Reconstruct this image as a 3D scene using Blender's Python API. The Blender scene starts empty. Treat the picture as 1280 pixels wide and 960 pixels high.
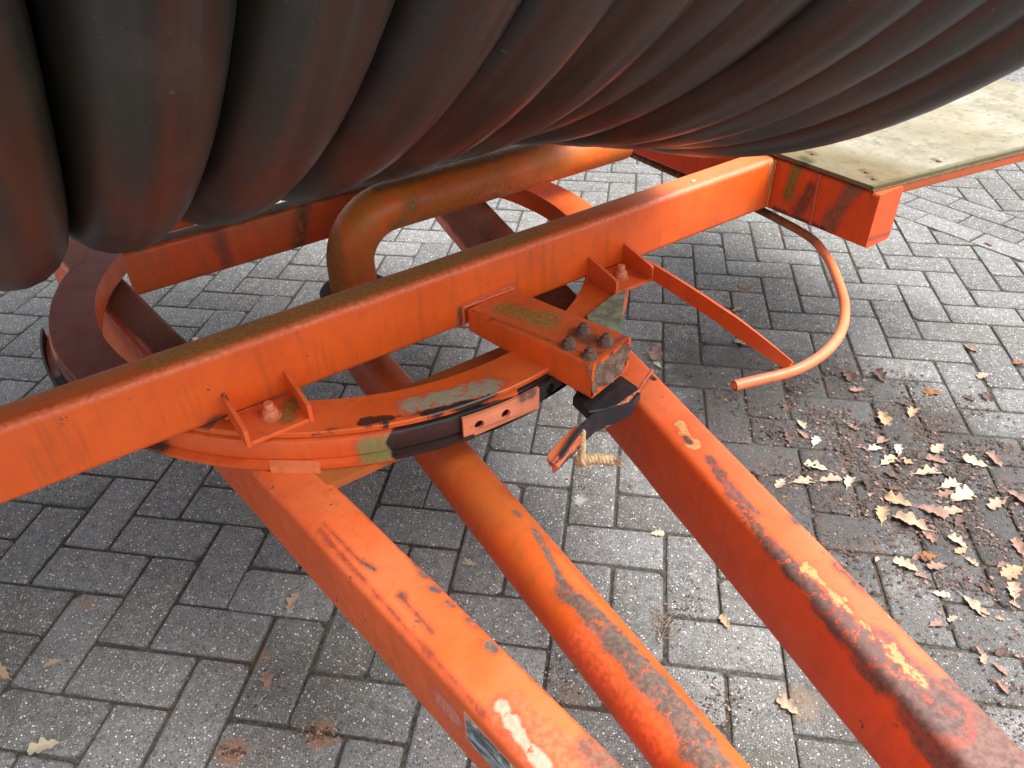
import bpy, bmesh, math, random
from math import pi, sin, cos, radians, atan2, hypot
from mathutils import Vector, Matrix, noise as mnoise

random.seed(7)
SC = bpy.context.scene
COL = SC.collection

# ------------------------------------------------------------------ camera, sky, sun, exposure
CAM = Vector((1.12780947, -0.83199136, 1.23344206))
RX = Vector((0.98842215, 0.15098912, -0.01496462))      # image right
RY = Vector((0.07884462, -0.59538658, -0.79956135))     # image down
RZ = Vector((-0.1296348, 0.78912427, -0.60039796))      # view direction
FOC = 961.135
cam = bpy.data.cameras.new('camera')
cam.sensor_width = 36.0
cam.lens = 36.0 * FOC / 1280.0
cam.clip_start = 0.02
cam.clip_end = 400
camo = bpy.data.objects.new('camera', cam)
camo.matrix_world = Matrix(((RX.x, -RY.x, -RZ.x, CAM.x), (RX.y, -RY.y, -RZ.y, CAM.y), (RX.z, -RY.z, -RZ.z, CAM.z), (0, 0, 0, 1)))
COL.objects.link(camo)
SC.camera = camo

SUN_EL, SUN_AZ = radians(60), radians(84)     # azimuth clockwise from +Y
world = bpy.data.worlds.new('World')
SC.world = world
world.use_nodes = True
wn = world.node_tree
wn.nodes.clear()
sky = wn.nodes.new('ShaderNodeTexSky')
sky.sky_type = 'NISHITA'
sky.sun_disc = False
sky.sun_elevation = SUN_EL
sky.sun_rotation = SUN_AZ
sky.air_density = 1.0
sky.dust_density = 4.0
sky.ozone_density = 1.0
hs = wn.nodes.new('ShaderNodeHueSaturation')       # thin cloud takes the blue out of the sky
hs.inputs['Saturation'].default_value = 0.22
bg = wn.nodes.new('ShaderNodeBackground')
bg.inputs['Strength'].default_value = 0.15
wo = wn.nodes.new('ShaderNodeOutputWorld')
wn.links.new(sky.outputs[0], hs.inputs['Color'])
wn.links.new(hs.outputs[0], bg.inputs[0])
wn.links.new(bg.outputs[0], wo.inputs[0])
sun = bpy.data.lights.new('sun', 'SUN')
sun.energy = 2.2
sun.angle = radians(34)
sun.color = (1.0, 0.975, 0.94)
suno = bpy.data.objects.new('sun', sun)
sd = Vector((sin(SUN_AZ) * cos(SUN_EL), cos(SUN_AZ) * cos(SUN_EL), sin(SUN_EL)))
suno.rotation_euler = sd.to_track_quat('Z', 'Y').to_euler()
COL.objects.link(suno)
SC.view_settings.view_transform = 'Standard'
SC.view_settings.look = 'None'
SC.view_settings.exposure = 1.33
SC.view_settings.gamma = 1.0
SC.render.engine = 'CYCLES'
SC.cycles.max_bounces = 4
SC.cycles.diffuse_bounces = 3
SC.cycles.glossy_bounces = 2

# ------------------------------------------------------------------ frames of reference
O = Vector((0.3479, -0.1803, 0.0))
TH = radians(44.55)
EX = Vector((cos(TH), sin(TH), 0)); EY = Vector((-sin(TH), cos(TH), 0))
def W(s, t, z):                     # machine coordinates -> world
    return O + EX * s + EY * t + Vector((0, 0, z))
def at(x, y, z):                    # point at height z on the sight line of photo pixel (survey of the photograph)
    r = RX * ((x - 640) / FOC) + RY * ((y - 480) / FOC) + RZ
    return CAM + r * ((z - CAM.z) / r.z)
def mat_(x, y, z):                  # same, in machine coordinates
    p = at(x, y, z) - O
    return Vector((p.dot(EX), p.dot(EY), z))
def pix(p):
    d = p - CAM
    w = d.dot(RZ)
    return d.dot(RX) / w * FOC + 640, d.dot(RY) / w * FOC + 480, w

# ------------------------------------------------------------------ object helpers
def link(name, me, parent=None, mats=(), smooth=None):
    for m in mats: me.materials.append(m)
    if smooth is not None:
        me.shade_smooth()
        me.set_sharp_from_angle(angle=radians(smooth))
    o = bpy.data.objects.new(name, me)
    COL.objects.link(o)
    if parent is not None: o.parent = parent
    return o
def empty(name, loc, rz=0):
    o = bpy.data.objects.new(name, None)
    o.empty_display_size = 0.05
    o.location = loc; o.rotation_euler = (0, 0, rz)
    COL.objects.link(o)
    return o
def tag(o, label=None, cat=None, group=None, kind=None):
    if label: o['label'] = label
    if cat: o['category'] = cat
    if group: o['group'] = group
    if kind: o['kind'] = kind
    return o
class MB:
    """collects geometry for one mesh"""
    def __init__(self): self.v = []; self.f = []; self.mi = []
    def add(self, vs, fs, mi=0):
        n = len(self.v); self.v += [tuple(v) for v in vs]
        self.f += [tuple(i + n for i in f) for f in fs]; self.mi += [mi] * len(fs)
        return self
    def mesh(self, name='mesh'):
        me = bpy.data.meshes.new(name); me.from_pydata(self.v, [], self.f)
        if any(self.mi): me.polygons.foreach_set('material_index', self.mi)
        me.update()
        bm = bmesh.new(); bm.from_mesh(me); bmesh.ops.recalc_face_normals(bm, faces=bm.faces); bm.to_mesh(me); bm.free()
        return me
    def build(self, name, m, parent=None, smooth=35):
        return link(name, self.mesh(name), parent, m if isinstance(m, (list, tuple)) else [m], smooth)

def rrect(w, h, r, n=4):            # rounded rectangle outline, centred
    pts = []
    for cx, cy, a0 in ((w/2-r, h/2-r, 0), (-w/2+r, h/2-r, pi/2), (-w/2+r, -h/2+r, pi), (w/2-r, -h/2+r, 1.5*pi)):
        for k in range(n + 1):
            a = a0 + k * pi / 2 / n
            pts.append((cx + r * cos(a), cy + r * sin(a)))
    return pts
def tube_box(mb, A, B, w, h, r=0.008, wall=0.0, capA=True, capB=True, nseg=1, mi=0, wob=0.0):
    """rectangular tube from A to B (A, B on its centre line), w across, h upright; wall > 0 leaves its ends open"""
    A = Vector(A); B = Vector(B); d = (B - A).normalized()
    up = Vector((0, 0, 1)); side = d.cross(up).normalized(); up = side.cross(d)
    pr = rrect(w, h, r); n = len(pr)
    ip = [(x * (w - 2*wall) / w, y * (h - 2*wall) / h) for x, y in pr]
    vs = []; fs = []
    for k in range(nseg + 1):
        p = A.lerp(B, k / nseg)
        for i, (x, y) in enumerate(pr):
            q = p + side * x + up * y
            if wob:
                nv = mnoise.noise(q * 9.0) * wob
                q = q + (side * (x / w) + up * (y / h)) * nv
            vs.append(q)
    for k in range(nseg):
        for i in range(n):
            j = (i + 1) % n
            fs.append((k*n+i, k*n+j, (k+1)*n+j, (k+1)*n+i))
    m = len(vs)
    for end, cap, P_, base in ((0, capA, A, 0), (1, capB, B, nseg * n)):
        if wall <= 0 or cap:
            fs.append(tuple(range(base, base + n)))
        else:
            inn = (0.12 if end == 0 else -0.12)
            o = len(vs)
            for x, y in ip: vs.append(P_ + side * x + up * y)
            for x, y in ip: vs.append(P_ + d * inn + side * x + up * y)
            for i in range(n):
                j = (i + 1) % n
                fs.append((base+i, base+j, o+j, o+i)); fs.append((o+i, o+j, o+n+j, o+n+i))
            fs.append(tuple(range(o+n, o+2*n)))
    mb.add(vs, fs, mi); return mb
def pipe(mb, pts, r, n=16, cap=True, mi=0, rad=None):
    pts = [Vector(p) for p in pts]; vs = []; fs = []
    t0 = (pts[1] - pts[0]).normalized()
    ref = Vector((0, 0, 1)) if abs(t0.z) < .9 else Vector((1, 0, 0))
    u = t0.cross(ref).normalized()
    for k, p in enumerate(pts):
        a = pts[max(k-1, 0)]; b = pts[min(k+1, len(pts)-1)]
        t = (b - a).normalized(); u = (u - t * u.dot(t)).normalized(); w = t.cross(u)
        rr = rad[k] if rad else r
        for i in range(n):
            an = 2*pi*i/n; vs.append(p + (u*cos(an) + w*sin(an)) * rr)
    for k in range(len(pts)-1):
        for i in range(n):
            j = (i+1) % n; fs.append((k*n+i, k*n+j, (k+1)*n+j, (k+1)*n+i))
    if cap: fs.append(tuple(range(n))); fs.append(tuple(range((len(pts)-1)*n, len(pts)*n)))
    mb.add(vs, fs, mi); return mb
def catmull(pts, k=8):
    P = [Vector(p) for p in pts]; P = [P[0]*2-P[1]] + P + [P[-1]*2-P[-2]]; out = []
    for i in range(1, len(P)-2):
        for j in range(k):
            t = j/k; a, b, c, d = P[i-1:i+3]
            out.append(0.5*((2*b) + (c-a)*t + (2*a-5*b+4*c-d)*t*t + (3*b-a-3*c+d)*t**3))
    out.append(P[-2]); return out
def revolve(mb, c, prof, a0, a1, n, mi=0, wob=0.0, seed=0):
    """closed (r, z) profile turned about the upright axis at c from angle a0 to a1 (degrees)"""
    full = abs(a1 - a0) >= 359.9; m = len(prof); vs = []; fs = []
    steps = n if full else n + 1
    for k in range(steps):
        a = radians(a0 + (a1-a0)*k/n)
        for (r, z) in prof:
            if wob: r = r + wob * mnoise.noise(Vector((a*7, seed, z*20)))
            vs.append((c[0] + r*cos(a), c[1] + r*sin(a), z))
    for k in range(n):
        k2 = (k+1) % steps
        for i in range(m):
            j = (i+1) % m; fs.append((k*m+i, k*m+j, k2*m+j, k2*m+i))
    if not full: fs.append(tuple(range(m))); fs.append(tuple(range((steps-1)*m, steps*m)))
    mb.add(vs, fs, mi); return mb
def slab(mb, poly, z0, z1, bev=0.0, mi=0):
    """upright prism over a plan outline [(s, t)]"""
    n = len(poly); c = Vector((sum(p[0] for p in poly)/n, sum(p[1] for p in poly)/n, 0)); vs = []; fs = []
    rings = [(z0, 0), (z1 - bev, 0), (z1, bev)] if bev else [(z0, 0), (z1, 0)]
    for z, b in rings:
        for p in poly:
            v = Vector((p[0], p[1], 0)); d = (c - v); d = d.normalized() * b if b else Vector((0, 0, 0))
            vs.append((v.x + d.x, v.y + d.y, z))
    for k in range(len(rings)-1):
        for i in range(n):
            j = (i+1) % n; fs.append((k*n+i, k*n+j, (k+1)*n+j, (k+1)*n+i))
    fs.append(tuple(range(n))); fs.append(tuple(range((len(rings)-1)*n, len(rings)*n)))
    mb.add(vs, fs, mi); return mb
def hexnut(mb, c, r, h, mi=0, n=6, a0=0.3, bev=0.15):
    c = Vector(c); vs = []; fs = []
    for z, rr in ((0, r), (h*(1-bev), r), (h, r*(1-bev))):
        for i in range(n): vs.append((c.x + rr*cos(a0+2*pi*i/n), c.y + rr*sin(a0+2*pi*i/n), c.z + z))
    for k in range(2):
        for i in range(n): j = (i+1) % n; fs.append((k*n+i, k*n+j, (k+1)*n+j, (k+1)*n+i))
    fs.append(tuple(range(n))); fs.append(tuple(range(2*n, 3*n)))
    mb.add(vs, fs, mi); return mb

# ------------------------------------------------------------------ material helpers
class N:
    def __init__(self, name):
        self.m = bpy.data.materials.new(name); self.m.use_nodes = True
        self.t = self.m.node_tree; self.t.nodes.clear()
        self.out = self.t.nodes.new('ShaderNodeOutputMaterial')
        self.b = self.t.nodes.new('ShaderNodeBsdfPrincipled')
        self.t.links.new(self.b.outputs[0], self.out.inputs[0])
        self.tc = self.t.nodes.new('ShaderNodeTexCoord'); self.geo = self.t.nodes.new('ShaderNodeNewGeometry')
        self.cache = {}; self.oc = self.tc.outputs['Object']; self.pos = self.geo.outputs['Position']
    def n(self, ty, ins=None, **kw):
        x = self.t.nodes.new(ty)
        for k, v in kw.items(): setattr(x, k, v)
        for k, v in (ins or {}).items(): self.put(x.inputs[k], v)
        return x
    def put(self, sock, v):
        if isinstance(v, bpy.types.NodeSocket): self.t.links.new(v, sock)
        elif v is not None:
            if sock.type == 'RGBA' and len(v) == 3: v = (*v, 1)
            sock.default_value = v
    def M(self, op, a, b=None, c=None, clamp=False):
        x = self.n('ShaderNodeMath', {0: a, 1: b, 2: c}, operation=op, use_clamp=clamp); return x.outputs[0]
    def V(self, op, a, b=None):
        x = self.n('ShaderNodeVectorMath', {0: a, 1: b}, operation=op)
        return x.outputs['Value'] if op in ('DOT_PRODUCT', 'LENGTH', 'DISTANCE') else x.outputs['Vector']
    def scale(self, v, f):
        x = self.n('ShaderNodeVectorMath', operation='SCALE'); self.put(x.inputs[0], v); self.put(x.inputs['Scale'], f); return x.outputs['Vector']
    def noise(self, scale, detail=4, co=None, rough=.55, dist=0.0, col=False):
        key = (scale, detail, rough, dist, id(co) if co is not None and co is not self.pos else (co is self.pos))
        if key not in self.cache:
            self.cache[key] = (self.n('ShaderNodeTexNoise', {'Vector': co or self.oc, 'Scale': scale, 'Detail': detail, 'Roughness': rough, 'Distortion': dist}), co)
        return self.cache[key][0].outputs['Color' if col else 'Fac']
    def vor(self, scale, co=None, feature='F1', out='Distance', rnd=1.0):
        x = self.n('ShaderNodeTexVoronoi', {'Vector': co or self.oc, 'Scale': scale, 'Randomness': rnd}, feature=feature); return x.outputs[out]
    def ramp(self, v, a, b, lo=0.0, hi=1.0, smooth=True):
        x = self.n('ShaderNodeMapRange', {'Value': v, 'From Min': a, 'From Max': b, 'To Min': lo, 'To Max': hi})
        x.interpolation_type = 'SMOOTHSTEP' if smooth else 'LINEAR'; return x.outputs[0]
    def mix(self, f, a, b, mode='MIX'):
        x = self.n('ShaderNodeMix', data_type='RGBA', blend_type=mode, clamp_factor=True)
        self.put(x.inputs[0], f); self.put(x.inputs[6], a); self.put(x.inputs[7], b); return x.outputs[2]
    def mul(self, *a):
        r = a[0]
        for q in a[1:]: r = self.M('MULTIPLY', r, q)
        return r
    def segd(self, A, B, co=None):
        """distance from the segment A-B"""
        A = Vector(A); B = Vector(B); co = co or self.oc; L = (B - A).length
        pa = self.V('SUBTRACT', co, tuple(A))
        if L < 1e-6: return self.V('LENGTH', pa)
        u = (B - A) / L
        h = self.M('MINIMUM', self.M('MAXIMUM', self.V('DOT_PRODUCT', pa, tuple(u)), 0.0), L)
        return self.V('LENGTH', self.V('SUBTRACT', pa, self.scale(tuple(u), h)))
    def bump(self, h, dist=0.001, strength=1.0, nrm=None):
        x = self.n('ShaderNodeBump', {'Height': h, 'Distance': dist, 'Strength': strength})
        if nrm is not None: self.put(x.inputs['Normal'], nrm)
        return x.outputs[0]
    def done(self, col, rough=.5, spec=.5, nrm=None, metal=None):
        self.put(self.b.inputs['Base Color'], col); self.put(self.b.inputs['Roughness'], rough)
        self.put(self.b.inputs['Specular IOR Level'], spec)
        if nrm is not None: self.put(self.b.inputs['Normal'], nrm)
        if metal is not None: self.put(self.b.inputs['Metallic'], metal)
        return self.m

RUST = (0.115, 0.050, 0.030); RUSTG = (0.13, 0.080, 0.055); GREASE = (0.012, 0.013, 0.014); LICHEN = (0.24, 0.27, 0.19)
PRIMER = (0.58, 0.30, 0.10); PINK = (0.72, 0.22, 0.11); CHALK = (0.66, 0.36, 0.26); GREY = (0.10, 0.085, 0.07); ALGAE = (0.14, 0.12, 0.02)
PURPLE = (0.24, 0.06, 0.045)
def paint(name, base=(0.76, 0.102, 0.010), patches=(), chips=0.25, algae=0.0, fade=0.35, rough=.42, streak=0.0, algae_col=ALGAE):
    """worn orange machine paint; patches = (A, B, radius, edge softness, noise amount, noise scale, colour, roughness, strength)"""
    g = N(name); oc = g.oc
    n1 = g.noise(5, 5); n2 = g.noise(28, 5); n3 = g.noise(140, 3)
    up = g.n('ShaderNodeSeparateXYZ', {0: g.n('ShaderNodeVectorTransform', {0: g.geo.outputs['Normal']}, vector_type='NORMAL', convert_from='WORLD', convert_to='OBJECT').outputs[0]}).outputs['Z']
    upf = g.ramp(up, .35, .95)
    b = Vector(base)
    c = g.mix(g.ramp(n1, .3, .7), tuple(b * .86), tuple(Vector((b.x*1.03, b.y*1.18, b.z*1.4))))
    c = g.mix(g.mul(g.ramp(n2, .42, .75), .30), c, (b.x*.72, b.y*.6, b.z*.7))
    # bleached where weather lies on it
    c = g.mix(g.mul(upf, g.ramp(n1, .25, .75), fade), c, (0.76, 0.20, 0.085))
    r = g.ramp(n2, .2, .8, rough - .07, rough + .13)
    # fine dirt speckle
    sp = g.ramp(g.noise(330, 2), .66, .76)
    c = g.mix(g.mul(sp, .35), c, (.16, .045, .02))
    streak = max(streak, .22)
    if streak:
        st = g.noise(1.0, 4, co=g.V('MULTIPLY', oc, (60, 60, 5)))
        c = g.mix(g.mul(g.ramp(st, .5, .72), streak), c, (.16, .065, .02))
    if algae:
        am = g.mul(g.ramp(g.M('ADD', g.mul(g.noise(9, 6, rough=.65), 1.0), g.mul(n3, .15)), .47, .66), algae)
        c = g.mix(am, c, algae_col); r = g.M('ADD', r, g.mul(am, .25))
    hgt = g.mul(n3, .25)
    if chips:
        cn = g.noise(22, 8, rough=.68); cm = g.ramp(cn, .70 - chips*.06, .715 - chips*.06)
        c = g.mix(cm, c, g.mix(g.ramp(n2, .4, .6), RUST, RUSTG)); r = g.M('ADD', r, g.mul(cm, .3)); hgt = g.M('SUBTRACT', hgt, g.mul(cm, 1.0))
    # pin-holes of rust, hair scratches, dusty runs
    pit = g.mul(g.ramp(g.noise(95, 5, rough=.6), .665, .70), g.ramp(n1, .42, .62), min(1.0, .3 + chips*2))
    c = g.mix(pit, c, (.13, .045, .025)); r = g.M('ADD', r, g.mul(pit, .25))
    scr = g.ramp(g.noise(1, 2, co=g.V('MULTIPLY', g.V('ADD', oc, g.scale(g.noise(4, 2, col=True), .12)), (260, 30, 190))), .70, .74)
    c = g.mix(g.mul(scr, g.ramp(n2, .45, .6), .35), c, (b.x*.9 + .08, b.y*1.5 + .08, b.z + .08))
    nzc = {}
    for (A, B, rad, soft, na, ns, col, rg, stg) in patches:
        d = g.segd(A, B)
        ns = 15 if ns <= 18 else 24 if ns <= 28 else 36 if ns <= 45 else 56
        if ns not in nzc:
            nzc[ns] = (g.M('SUBTRACT', g.M('ADD', g.mul(g.noise(ns, 6, rough=.74), .75), g.mul(g.noise(ns*.4, 3), .55)), .65), g.ramp(g.noise(ns*2.3, 5, rough=.7), .37, .45))
        nn = nzc[ns][0]
        dd_ = g.M('ADD', d, g.mul(nn, na*1.25))
        m = g.mul(g.ramp(dd_, rad + soft*.7, rad - soft*.7), stg)
        cv = Vector(col)
        if rg >= .5 and ns > 20:
            # worn patches break up into islands, with a rusty rim
            br = nzc[ns][1]
            rim = g.mul(g.ramp(dd_, rad + soft + .005, rad), .55)
            c = g.mix(rim, c, tuple(Vector((b.x*.55, b.y*.6, b.z + .01))))
            m = g.mul(m, br)
        cc = g.mix(g.ramp(n3, .3, .7), tuple(cv * (.85 if rg == .6 else .62)), tuple(cv * (1.12 if rg == .6 else 1.3)))
        c = g.mix(m, c, cc); r = g.mix(m, r, (rg, rg, rg)); hgt = g.M('ADD', hgt, g.mul(m, -.6 if rg > .62 else (.5 if rg < .5 else -.12)))
    nb = g.bump(hgt, .0008, .6)
    nb = g.bump(g.noise(16, 3), .0022, .25, nb)
    return g.done(c, r, .5, nb)

def make_grime(name, col, rough, sc=60, h=.004, flecks=0):
    g = N(name); a = g.noise(sc, 8, rough=.7); b = g.noise(sc*4, 4)
    c = g.mix(g.ramp(a, .3, .7), tuple(Vector(col)*.5), tuple(Vector(col)*1.5))
    if flecks: c = g.mix(g.mul(g.ramp(g.noise(90, 6, rough=.8), .62, .68), flecks), c, (.22, .19, .16))
    return g.done(c, g.ramp(b, .3, .7, rough - .06, rough + .2) if flecks else rough, .5, g.bump(g.M('ADD', a, g.mul(b, .3)), h, .9))

# ---- paving
def uvw(u, v): return Vector((u*0.105, v*0.105, 0))
damp_c = [at(1090, 500, 0), at(1180, 560, 0), at(1120, 640, 0), at(1250, 640, 0)]
def paver_mat():
    g = N('concrete paving stone'); P = g.pos
    rnd = g.n('ShaderNodeObjectInfo').outputs['Random']
    sh = g.V('ADD', P, g.n('ShaderNodeCombineXYZ', {0: g.mul(rnd, 7.0), 1: g.mul(rnd, 3.0), 2: 0.0}).outputs[0])
    big = g.noise(6, 4, co=P); mid = g.noise(45, 6, co=P, rough=.7)
    c = g.mix(g.ramp(mid, .25, .75), (.082, .083, .082), (.215, .216, .213))
    c = g.mix(g.ramp(big, .3, .75), c, g.mix(.35, c, (.16, .14, .115)))
    c = g.mix(g.ramp(rnd, .45, 1.0, 0, .7), c, g.mix(.5, c, (.28, .28, .28))); c = g.mix(g.ramp(rnd, .35, .0, 0, .45), c, (.09, .088, .085))
    c = g.mix(g.mul(g.ramp(g.noise(14, 6, co=P, rough=.7), .5, .68), .35), c, (.085, .08, .06))
    c = g.mix(g.mul(g.ramp(g.noise(2.2, 4, co=P), .52, .68), .5), c, (.085, .078, .06))
    c = g.mix(g.mul(g.ramp(g.noise(26, 7, co=P, rough=.75), .60, .66), .5), c, (.06, .06, .045))
    vv = g.n('ShaderNodeTexVoronoi', {'Vector': sh, 'Scale': 230.0}); gr = vv.outputs['Distance']; gcol = vv.outputs['Color']
    gx = g.n('ShaderNodeSeparateColor', {0: gcol})
    stone = g.ramp(gr, .42, .30)
    c = g.mix(g.mul(stone, g.ramp(gx.outputs[0], .62, .68), .85), c, (.42, .42, .41))
    c = g.mix(g.mul(stone, g.ramp(gx.outputs[0], .90, .92), .95), c, (.85, .84, .80))
    c = g.mix(g.mul(stone, g.ramp(gx.outputs[1], .66, .72), .9), c, (.035, .034, .033))
    vw = g.n('ShaderNodeTexVoronoi', {'Vector': sh, 'Scale': 470.0}); gr2 = vw.outputs['Distance']; g2 = g.n('ShaderNodeSeparateColor', {0: vw.outputs['Color']})
    c = g.mix(g.mul(g.ramp(gr2, .45, .3), g.ramp(g2.outputs[0], .7, .8), .75), c, (.5, .49, .47))
    c = g.mix(g.mul(g.ramp(gr2, .45, .3), g.ramp(g2.outputs[1], .7, .8), .7), c, (.03, .03, .03))
    # damp, dirty ground where leaves have rotted
    da = g.segd(at(1000, 505, 0), at(1240, 640, 0), P); db = g.segd(at(930, 480, 0), at(1010, 640, 0), P); dc = g.segd(at(1240, 690, 0), at(1120, 900, 0), P)
    nn = g.M('SUBTRACT', g.noise(11, 6, co=P, rough=.65), .5)
    dm = g.ramp(g.M('ADD', g.M('MINIMUM', da, g.M('ADD', db, .06)), g.mul(nn, .34)), .36, .20)
    dm2 = g.ramp(g.M('ADD', dc, g.mul(nn, .5)), .24, .05)
    dmp = g.M('MAXIMUM', g.mul(dm, .95), g.mul(dm2, .6))
    c = g.mix(dmp, c, g.mix(.80, c, (.022, .019, .018)))
    c = g.mix(g.mul(dmp, g.ramp(g.noise(30, 5, co=P), .52, .66), .5), c, (.12, .065, .045))
    # brown leaf stains, moss dirt on the worn arrises
    sn = g.mul(g.M('SUBTRACT', g.noise(60, 5, co=P, rough=.7), .5), .05)
    for (x, y, r_, cc, s_) in ((325, 820, .022, (.26, .12, .05), .6), (400, 918, .032, (.28, .12, .05), .75), (290, 940, .035, (.26, .12, .07), .75), (108, 755, .02, (.28, .14, .07), .6), (1000, 880, .05, (.22, .15, .09), .5), (700, 700, .03, (.17, .11, .08), .4),
                               (715, 870, .03, (.2, .13, .08), .5), (930, 365, .04, (.34, .2, .15), .45), (500, 700, .03, (.2, .14, .09), .4), (725, 625, .02, (.62, .62, .6), .5)):
        d = g.V('DISTANCE', P, tuple(at(x, y, 0)))
        c = g.mix(g.mul(g.ramp(g.M('ADD', d, sn), r_, r_*.3), s_), c, cc)
    pz = g.n('ShaderNodeSeparateXYZ', {0: P}).outputs['Z']
    c = g.mix(g.mul(g.ramp(g.M('ADD', pz, g.mul(g.M('SUBTRACT', mid, .5), .004)), -.0010, -.0046), .7), c, (.055, .05, .042))
    rough = g.ramp(dmp, 0, 1, .82, .55)
    hgt = g.M('ADD', g.mul(mid, .5), g.M('ADD', g.mul(stone, .6), g.mul(g.ramp(gr2, .6, .2), .4)))
    return g.done(c, rough, .35, g.bump(hgt, .0013, .75))
def joint_mat():
    g = N('joint sand and dirt'); P = g.pos
    a = g.noise(120, 6, co=P, rough=.7); b = g.noise(5, 4, co=P)
    c = g.mix(g.ramp(a, .3, .75), (.030, .027, .022), (.13, .115, .095))
    c = g.mix(g.mul(g.ramp(b, .55, .7), g.ramp(a, .4, .6), .6), c, (.05, .06, .02))
    c = g.mix(g.mul(g.ramp(g.noise(3, 3, co=P), .55, .68), .4), c, (.09, .05, .03))
    return g.done(c, .95, .2, g.bump(a, .004, .9))
M_PAVER = paver_mat(); M_JOINT = joint_mat()
M_DIRT = make_grime('earth', (.07, .06, .05), .95, 8, .01)

# ------------------------------------------------------------------ the ground and the paving
U = 0.105
GAP = 0.0024
gr = MB().add([(-120, -120, -.03), (120, -120, -.03), (120, 120, -.03), (-120, 120, -.03)], [(0, 1, 2, 3)]).build('ground', M_DIRT, smooth=None)
tag(gr, kind='structure')
bed = MB()
bed.add([(-6, -6, -.0052), (10, -6, -.0052), (10, 10, -.0052), (-6, 10, -.0052)], [(0, 1, 2, 3)])
pave = bed.build('pavement', M_JOINT, smooth=None); tag(pave, kind='structure')

def paver_outline(w, h, rnd):       # chamfered-corner outline of a w x h block, centred
    x, y = w/2 - GAP, h/2 - GAP
    k = [.0045 if rnd.random() < .72 else rnd.uniform(.007, .014) for _ in range(4)]
    pts = [(-x+k[0], -y), (x-k[1], -y), (x, -y+k[1]*rnd.uniform(.6, 1.3)), (x, y-k[2]), (x-k[2]*rnd.uniform(.6, 1.3), y), (-x+k[3], y), (-x, y-k[3]*rnd.uniform(.6, 1.3)), (-x, -y+k[0])]
    out = []
    for (a, b) in pts:
        out.append((a + rnd.uniform(-.0014, .0014), b + rnd.uniform(-.0014, .0014)))
    return out
def paver_geo(poly, rnd, bev=.0052):
    n = len(poly); cx = sum(p[0] for p in poly)/n; cy = sum(p[1] for p in poly)/n
    vs = []; fs = []
    for z, b in ((-.012, 0), (-bev*.8, 0), (-bev*.22, .45*bev), (0, bev*1.15)):
        for (x, y) in poly:
            dx, dy = cx - x, cy - y
            sx = (dx > 0) - (dx < 0); sy = (dy > 0) - (dy < 0)
            L = hypot(dx, dy)
            if len(poly) == 8: vs.append((x + sx*b, y + sy*b, z + (rnd.uniform(-.0005, .0005) if z == 0 else 0)))
            else: vs.append((x + dx/L*b*1.3, y + dy/L*b*1.3, z))
    for k in range(3):
        for i in range(n):
            j = (i+1) % n; fs.append((k*n+i, k*n+j, (k+1)*n+j, (k+1)*n+i))
    fs.append(tuple(range(3*n, 4*n)))
    return vs, fs
prnd = random.Random(3)
variants = []
for k in range(14):
    vs, fs = paver_geo(paver_outline(2*U, U, prnd), prnd)
    me = MB().add(vs, fs).mesh('paving_stone'); me.materials.append(M_PAVER); me.shade_smooth(); me.set_sharp_from_angle(angle=radians(38))
    variants.append((me, vs, fs))
BL, BH = 39.3, 43.74               # diagonal band of stretcher courses: BL < u+v < BH
def clip(poly, a, b, c):            # keep a*x+b*y <= c
    out = []
    for i in range(len(poly)):
        p, q = poly[i], poly[(i+1) % len(poly)]
        dp = a*p[0]+b*p[1]-c; dq = a*q[0]+b*q[1]-c
        if dp <= 0: out.append(p)
        if (dp < 0 < dq) or (dq < 0 < dp):
            t = dp/(dp-dq); out.append((p[0]+(q[0]-p[0])*t, p[1]+(q[1]-p[1])*t))
    return out
def area(p): return abs(sum(p[i][0]*p[(i+1) % len(p)][1]-p[(i+1) % len(p)][0]*p[i][1] for i in range(len(p))))/2
stones = []     # (centre, rot, variant or own poly)
for i in range(-32, 62):
    for j in range(-32, 62):
        k = (i - j) % 4
        if k == 0: cx, cy, r = i+1, j+.5, 0
        elif k == 3: cx, cy, r = i+.5, j+1, pi/2
        else: continue
        hw, hh = (1, .5) if r == 0 else (.5, 1)
        ss = [cx+a+cy+b for a in (-hw, hw) for b in (-hh, hh)]
        if max(ss) <= BL or min(ss) >= BH:
            stones.append((cx, cy, r, None))
        else:
            e = GAP/U
            rect = [(cx-hw+e, cy-hh+e), (cx+hw-e, cy-hh+e), (cx+hw-e, cy+hh-e), (cx-hw+e, cy+hh-e)]
            for poly in (clip(rect, 1, 1, BL-.04), clip(rect, -1, -1, -(BH+.04))):
                if len(poly) >= 3 and area(poly) > .12: stones.append((cx, cy, 0, poly))
rw = (BH-BL)/3                     # three courses across, blocks laid along the band
bd = Vector((1, -1, 0)).normalized(); bn = Vector((1, 1, 0)).normalized()
for row in range(3):
    for k in range(-30, 31):
        o = (BL + rw*(row+.5))/math.sqrt(2)
        cc = bn*o + bd*(k*2.0 + (row % 2)*1.0 + .35)
        w2, h2 = 1-.021, rw/math.sqrt(2)/2-.021
        poly = [tuple((cc + bd*a*w2 + bn*b*h2)[:2]) for a, b in ((-1, -1), (1, -1), (1, 1), (-1, 1))]
        stones.append((cc.x, cc.y, 0, poly))
def px_area(cx, cy):
    p = Vector((cx*U, cy*U, 0))
    if (p-CAM).dot(RZ) < .2: return -1
    x, y, w = pix(p)
    if not (-60 < x < 1340 and -50 < y < 1010): return -1 - hypot(x-640, y-480)
    if y < 150: return -.5
    return FOC*FOC*2*U*U/w/w*abs((p-CAM).normalized().z)
stones = [s for s in stones if -6 < s[0]*U < 9.9 and -6 < s[1]*U < 9.9]
stones.sort(key=lambda s: -px_area(s[0], s[1]))
rest = MB()
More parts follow.
